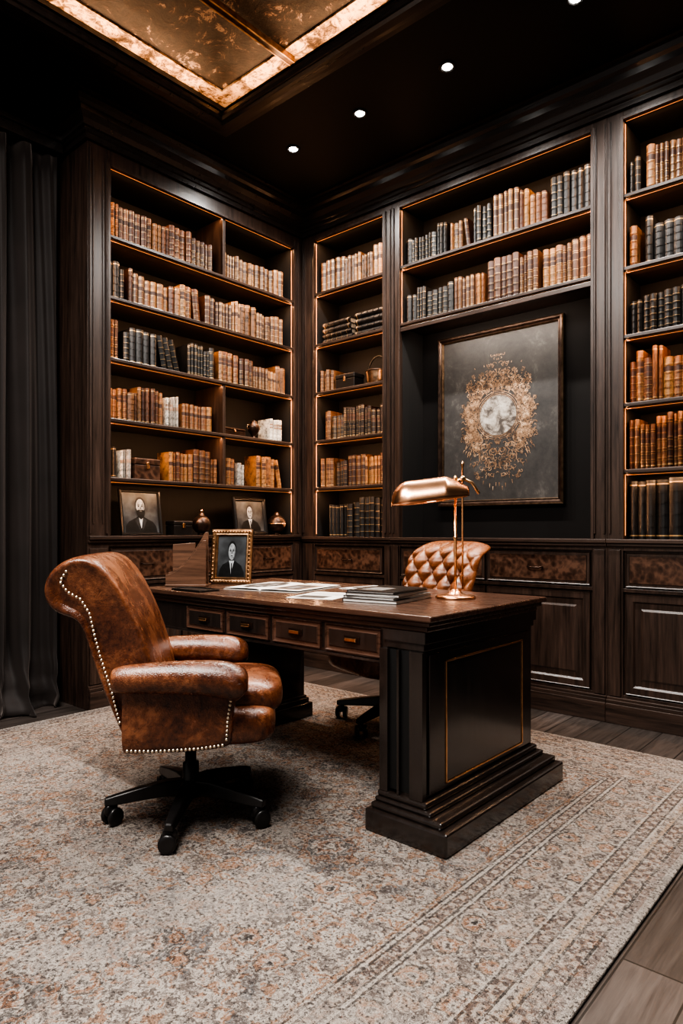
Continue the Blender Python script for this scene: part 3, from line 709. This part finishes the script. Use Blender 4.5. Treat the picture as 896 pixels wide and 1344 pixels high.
# desk items
TZ=.79+.0005
L=empty('desk_lamp',(2.263,-1.367,TZ),math.radians(41.2-4),'copper banker-style desk lamp with domed metal shade','lamp')
lathe('base',[(.085,0),(.086,.006),(.08,.012),(.05,.016),(.03,.022),(.022,.032),(.012,.04)],M['copper'],L,n=40)
lathe('pole',[(.006,.038),(.006,.25),(.009,.253),(.009,.262),(.005,.265),(.005,.50)],M['brass'],L,loc=(.0,0,0))
lathe('pole',[(.004,.038),(.004,.56),(.007,.565),(.007,.575),(.002,.585)],M['brass'],L,loc=(.030,0,0))
lathe('finial',[(.003,0),(.008,.006),(.008,.014),(.003,.024)],M['brass'],L,loc=(0,0,.50))
V=[];F=[];ns,na=52,22
for i in range(ns+1):
    f=i/ns; x=-.275+.330*f
    if f<.26: q=(1-((.26-f)/.26)**2.2)**.5
    elif f>.70: q=1-.62*((f-.70)/.30)**1.15
    else: q=1
    r=.076*q+.003
    base=.395+.040*f**1.5
    for k in range(na+1):
        a=pi*k/na
        fl=1+.12*(abs(math.cos(a))**5)
        V.append((x,-r*.92*math.cos(a)*fl,base+ r*1.30*math.sin(a)**.9))
for i in range(ns):
    for k in range(na): a=i*(na+1)+k; F.append([a,a+1,a+na+2,a+na+1])
sh=mk('lamp_shade',V,F,M['copper'],L,smooth=True); s=sh.modifiers.new('s','SOLIDIFY'); s.thickness=.004
tube('shade_arm',[(.0,0,.485),(.015,0,.505),(.035,0,.510),(.070,0,.492),(.10,0,.445)],.0065,M['brass'],L,8)
lathe('arm_joint',[(.003,-.012),(.012,-.010),(.012,.010),(.003,.012)],M['brass'],L,loc=(.030,0,.509),rot=(pi/2,0,0))
sup('bulb',-.17,-.03,-.02,.02,.42,.46,M['paper'],L,.9,16,10)
PL=D.lights.new('bulb_lamp','POINT'); PL.energy=1.6; PL.color=(1,.72,.45); PL.shadow_soft_size=.02
o=D.objects.new('bulb_lamp',PL); COL.objects.link(o); o.parent=L; o.location=(-.1,0,.40)
picture((.945,-1.51,TZ),math.radians(28),.235,.295,M['gold'],.036,'ornate bronze picture frame with black-and-white portrait on desk','man',ornate=True)
M['rackwood']=m_wood('walnut_rack',(.055,.027,.016),(.17,.085,.050),'x',.38)
e=empty('letter_rack',(.90,-1.75,TZ),math.radians(38),'curved wooden letter rack standing on desk','desk organizer')
def board(name,y,pts,mat,th=.012):
    n=len(pts); V=[(x,y,z) for x,z in pts]+[(x,y+th,z) for x,z in pts]
    F=[list(range(n)),[n+k for k in range(n)][::-1]]+[[k,(k+1)%n,n+(k+1)%n,n+k] for k in range(n)]
    return mk(name,V,F,mat,e,bev=.002)
curve=[(-.11,0),(.10,0),(.10,.28),(.085,.28)]+[(.085-.195*k/12,.07+.21*(1-k/12)**1.7) for k in range(1,13)]
board('back_panel',.045,[(-.10,0),(.02,0),(.02,.225),(-.10,.215)],M['rackwood'])
board('middle_panel',.0,curve,M['rackwood'])
board('front_panel',-.045,[(x,z*.85) for x,z in curve],M['rackwood'])
boxes('base',[(-.112,.102,-.05,.06,0,.012)],M['rackwood'],e)
def magazine(loc,rot,w,h,label,t_=.008):
    e=empty('open_magazine',loc,rot,label,'magazine')
    V=[];F=[];I=[]; nx,nyy=24,12
    for j in range(nyy+1):
        for i in range(nx*2+1):
            u=(i-nx)/nx; z=t_*(.25+1.2*abs(u)**.4*math.exp(-abs(u)*1.2)) if i!=nx else .003
            V.append((u*w,(j/nyy-.5)*h,z))
    for j in range(nyy):
        for i in range(nx*2):
            a=j*(nx*2+1)+i; F.append([a,a+1,a+nx*2+2,a+nx*2+1])
            mi=0
            if (i-11)**2/90+(j-6)**2/26<1: mi=1
            if (i-11)**2/30+(j-6)**2/8<1: mi=3
            if (i-11)**2/12+(j-6)**2/3<1: mi=1
            if 27<=i<45 and 1<=j<9: mi=2
            if 29<=i<42 and 2<=j<8: mi=1
            if 33<=i<38 and 3<=j<6: mi=3
            if 27<=i<46 and j==10 and i%3: mi=3
            I.append(mi)
    mk('pages',V,F,[M['paper'],M['inkdark'],M['inktan'],M['inkgrey']],e,idx=I,smooth=True)
    boxes('cover',[(-w-.003,w+.003,-h/2-.003,h/2+.003,0,.0015)],M['paper'],e,bev=0)
magazine((1.345,-1.50,TZ),math.radians(12),.215,.40,'open illustrated magazine lying on desk',.014)
magazine((1.74,-1.25,TZ),math.radians(-8),.135,.24,'open booklet with printed pictures lying on desk',.006)
pa=boxes('paper_sheet',[(-.11,.11,-.15,.15,0,.001),(-.09,.05,-.12,-.02,.001,.0013,1),(-.09,.09,.02,.028,.001,.0013,2),(-.09,.09,.05,.058,.001,.0013,2),(-.09,.06,.08,.088,.001,.0013,2)],[M['paper'],M['inkdark'],M['inkgrey']],bev=0,loc=(1.77,-1.66,TZ),rot=(0,0,.3)); tag(pa,'loose printed white paper sheet on desk','paper')
zz=TZ
for k,(w,h,t_,m_,r_) in enumerate(((.25,.32,.014,'blackbox',.15),(.24,.31,.010,'inkgrey',.10),(.24,.30,.012,'blackbox',.2),(.22,.29,.008,'blackbox',.12))):
    o=boxes('magazine',[(-w/2,w/2,-h/2,h/2,0,.0015,0),(-w/2+.002,w/2-.004,-h/2+.003,h/2-.003,.0015,t_-.0015,1),(-w/2,w/2,-h/2,h/2,t_-.0015,t_,0),(-w/2,-w/2+.0015,-h/2,h/2,0,t_,0)]+([(-w*.35,w*.1,-h*.3,h*.1,t_,t_+.0003,2)] if k==3 else []),[M[m_],M['paper'],M['inkgrey']],bev=0,loc=(2.08,-1.60,zz),rot=(0,0,r_)); zz+=t_+.0004
    tag(o,('dark' if m_=='blackbox' else 'grey')+' covered magazine in a stack beside the lamp','magazine','stack of magazines on the desk')
bx=boxes('desk_tray',[(-.11,.11,-.06,.06,0,.006),(-.11,.11,.054,.06,.006,.010),(-.11,.11,-.06,-.054,.006,.010),(-.11,-.104,-.054,.054,.006,.010),(.104,.11,-.054,.054,.006,.010)],M['blackbox'],loc=(1.13,-1.88,TZ)); tag(bx,'slim black leather desk tray at desk corner','desk tray')

# ------------------------------------------------------------------ chairs
def star_base(e,ang0,ztop,R=1.0):
    lathe('column',[(.040,.075),(.042,.13),(.032,.145),(.032,.20),(.022,.205),(.022,ztop)],M['black'],e,n=24)
    boxes('mechanism',[(-.12,.12,-.09,.09,ztop-.02,ztop+.005)],M['black'],e,bev=.005)
    for k in range(5):
        a=ang0+2*pi*k/5
        rings=[]
        for r,w,h,zc in ((.02,.068,.058,.112),(.10,.062,.052,.116),(.2,.054,.044,.106),(.30,.044,.034,.092),(.345,.036,.026,.086)):
            r*=R if r>.05 else 1
            rings.append([(r,-w/2,zc-h/2),(r,w/2,zc-h/2),(r,w/2*.7,zc+h/2),(r,-w/2*.7,zc+h/2)])
        leg=loft('leg',rings,M['black'],e,sub=0,rot=(0,0,a)); m=leg.modifiers.new('b','BEVEL'); m.width=.006; m.segments=3
        for p in leg.data.polygons: p.use_smooth=False
        px,py=.32*R*math.cos(a),.32*R*math.sin(a)
        cs=sup('caster',-.028,.028,-.016,.016,.03,.078,M['black'],e,.8,20,12); cs.location=(px,py,.056); cs.rotation_euler=(0,0,a+.8+k)
        for s in(-1,1):
            lathe('wheel',[(.020,-.010),(.031,-.008),(.033,0),(.031,.008),(.020,.010),(.006,.011)],M['black'],cs,loc=(0.006,s*.022,-.023),rot=(pi/2,0,0))
def nails(name,pts,e,r=.0055):
    V=[];F=[]
    for p,nrm in pts:
        nrm=Vector(nrm).normalized(); a=Vector((0,0,1)) if abs(nrm.z)<.9 else Vector((1,0,0)); u=nrm.cross(a).normalized(); v=nrm.cross(u); p=Vector(p)
        b0=len(V)
        for q in range(8): V.append(p+(u*math.cos(q*pi/4)+v*math.sin(q*pi/4))*r)
        for q in range(8): V.append(p+(u*math.cos(q*pi/4)+v*math.sin(q*pi/4))*r*.6+nrm*r*.6)
        V.append(p+nrm*r*.8)
        for q in range(8):
            F.append([b0+q,b0+(q+1)%8,b0+8+(q+1)%8,b0+8+q]); F.append([b0+8+q,b0+8+(q+1)%8,b0+16])
    o=mk(name,V,F,M['nail'],e,smooth=True); o['kind']='stuff'; return o
def along(pts,step):
    out=[];P=[Vector(p) for p in pts]; acc=0
    for a,b in zip(P,P[1:]):
        L=(b-a).length; s=step-acc if acc else 0
        while s<=L: out.append(a+(b-a)*s/L); s+=step
        acc=(L-(s-step))
    return out
ch=empty('office_chair',(1.705,-2.325,RZ),math.radians(49),'cognac leather rolled-arm office chair with nailhead trim facing the desk','chair')
ch.scale=(.93,.93,1.0)
star_base(ch,math.radians(22-49),.32,.95)
le=M['leather']
ZB=.325
prof=[(-.06,.42),(-.085,.53),(-.120,.65),(-.160,.76),(-.20,.84),(-.24,.905),(-.285,.96),(-.345,.985),(-.415,.972),(-.470,.93),(-.492,.87),(-.472,.812),(-.425,.785),(-.375,.775),(-.350,.735),(-.325,.65),(-.270,.50),(-.215,.38),(-.195,ZB),(-.06,ZB)]
rings=[]
for y,s in ((-.262,.50),(-.277,.76),(-.281,.90),(-.266,1.0),(-.2,1.03),(-.1,1.04),(0,1.04),(.1,1.04),(.2,1.03),(.266,1.0),(.281,.90),(.277,.76),(.262,.50)):
    rr=[]
    for x,z in prof:
        if z>.76:
            cx_,cz_=-.355,.87; rr.append((cx_+(x-cx_)*s,y*(1+.05*(z-.76)/.2),cz_+(z-cz_)*s))
        else:
            mx=-.13-(z-.32)*.33
            rr.append((mx+(x-mx)*s,y,z if s>=1 else ZB+(z-ZB)*(.98+.02*s)))
    rings.append(rr)
loft('backrest',rings,le,ch,2)
for s in (-1,1):
    # slim roll rising from the back, swelling to a rounded pad at the front
    rings=[]
    for x,q,cz_ in ((-.25,.40,.575),(-.245,.60,.575),(-.21,.72,.576),(-.12,.80,.578),(0,.88,.577),(.09,.95,.572),(.15,1.0,.564),(.195,.98,.554),(.222,.80,.548),(.234,.42,.546)):
        rings.append([(x-.02*(1 if math.sin(2*pi*k/14)<-.5 and x>.15 else 0),s*(.298+.074*q*math.cos(2*pi*k/14)),cz_+.066*q*math.sin(2*pi*k/14)) for k in range(14)])
    loft('armrest',rings,le,ch,2)
    # side panel flowing from back to front, front edge curved outward toward the arm pad
    rings=[]
    for x,zb_,zt_ in ((-.215,ZB,.545),(-.21,ZB,.545),(-.1,ZB-.004,.545),(.05,ZB-.002,.54),(.135,ZB+.004,.535),(.165,ZB+.014,.53),(.172,ZB+.03,.52)):
        rings.append([(x,s*.235,zb_),(x,s*.290,zb_-.004),(x,s*.303,zb_+.03),(x,s*.303,(zb_+zt_)/2),(x+(.012 if x>.1 else 0),s*.300,zt_-.02),(x+(.02 if x>.1 else 0),s*.30,zt_),(x+(.02 if x>.1 else 0),s*.24,zt_)])
    loft('arm_panel',rings,le,ch,2)
sup('seat_base',-.20,.335,-.288,.288,.318,.47,le,ch,.32,e2=.5)
sup('seat_cushion',-.14,.365,-.232,.232,.40,.545,le,ch,.42,e2=.6)
n=[]
for s in(-1,1):
    n+=[(p,(0,s,0)) for p in along([(-.195,s*.300,ZB+.014),(-.1,s*.302,ZB+.010),(.05,s*.302,ZB+.012),(.15,s*.301,ZB+.022)],.0145)]
    n+=[(p,(0,s,0)) for p in along([(-.224,s*.283,.43),(-.250,s*.283,.53),(-.290,s*.283,.65),(-.312,s*.283,.73),(-.325,s*.284,.79),(-.355,s*.287,.84),(-.40,s*.289,.865),(-.425,s*.289,.90),(-.40,s*.288,.94)],.0145)]
    n+=[(p,(0,s,0)) for p in along([(.152,s*.303,ZB+.04),(.156,s*.304,.43),(.168,s*.303,.50)],.0145)]
n+=[(p,(1,0,0)) for p in along([(.290,-.24,.352),(.322,-.18,.352),(.328,0,.352),(.322,.18,.352),(.290,.24,.352)],.0145)]
nails('nailhead_trim',n,ch)

c2=empty('office_chair',(1.57,-.86,RZ),math.atan2(-.954,-.30),'tan leather office chair with diamond-tufted back behind the desk','chair')
star_base(c2,.35,.31)
sup('seat',-.20,.33,-.27,.27,.30,.465,M['leather2'],c2,.42)
loft('seat_base',[[(x,y,z) for y,z in ((-.22,.295),(.22,.295),(.23,.33),(-.23,.33))] for x in (-.18,-.16,.20,.22)],le,c2,0)
tube('back_support',[(-.15,0,.32),(-.25,0,.32),(-.32,0,.38),(-.35,0,.60)],.022,M['black'],c2,10)
N_=130; V=[];F=[]
bw,bh,zc=.305,.25,.755
def bx_(s,t_):
    r=max(abs(s),abs(t_))
    if r<1e-6: return 0,0
    p=5 if t_>0 else 3
    k=(abs(s/r)**p+abs(t_/r)**p)**(-1/p)
    return s*k,t_*k
def leanx(z): return -.26-.16*(z+bh)/(2*bh)
def surf(s,t_,front):
    a,b=bx_(s,t_); y=a*bw*(1-.06*(1-b)/2); z=b*bh
    r=max(abs(s),abs(t_)); th=(1-r**6)**.5
    roll=math.exp(-((b-.88)/.16)**2)
    lean=leanx(z)-.06*roll
    if front:
        pa=pi*(y/.125+z/.135); pb=pi*(y/.125-z/.135)
        q=(abs(math.sin(pa))*abs(math.sin(pb)))**.5
        q=q*(1-.6*roll)+.6*roll
        x=lean+th*(.035+.050*q+.05*roll)+.05*a*a
    else: x=lean-th*(.035+.055*roll)+.05*a*a
    return (x,y,zc+z)
for fr_ in (1,0):
    for j in range(N_+1):
        for i in range(N_+1): V.append(surf(-1+2*i/N_,-1+2*j/N_,fr_))
o_=(N_+1)**2
for q in (0,1):
    for j in range(N_):
        for i in range(N_): a=q*o_+j*(N_+1)+i; F.append([a,a+1,a+N_+2,a+N_+1])
bk=mk('backrest',V,F,M['leather2'],c2,smooth=True)
bm=bmesh.new(); bm.from_mesh(bk.data); bmesh.ops.remove_doubles(bm,verts=bm.verts,dist=1e-4); bmesh.ops.recalc_face_normals(bm,faces=bm.faces); bm.to_mesh(bk.data); bm.free()
bme=None
for i in range(-8,9):
    for j in range(-8,9):
        y=(i+j)/2*.125; z=(i-j)/2*.135
        if abs(y)<.25 and abs(z)<.19:
            b__=z/bh; roll=math.exp(-((b__-.88)/.16)**2)
            x=leanx(z)-.06*roll+.040+.05*roll+.05*(y/bw)**2
            if bme is None:
                b_=sup('button',-.010,.010,-.012,.012,-.012,.012,M['leather'],c2,1,12,8); bme=b_.data
            else: b_=new('button',bme,c2)
            b_.location=(x,y,zc+z)

# ------------------------------------------------------------------ camera
cam=D.cameras.new('camera'); co=D.objects.new('camera',cam); COL.objects.link(co)
co.location=(3.774,-3.832,1.08); co.rotation_euler=(pi/2,0,math.radians(41.2))
cam.sensor_fit='HORIZONTAL'; cam.sensor_width=36; cam.lens=36*875/896; cam.shift_y=24/896; cam.clip_start=.05
C.scene.camera=co
C.scene.view_settings.look='AgX - High Contrast'
C.scene.view_settings.exposure=.26
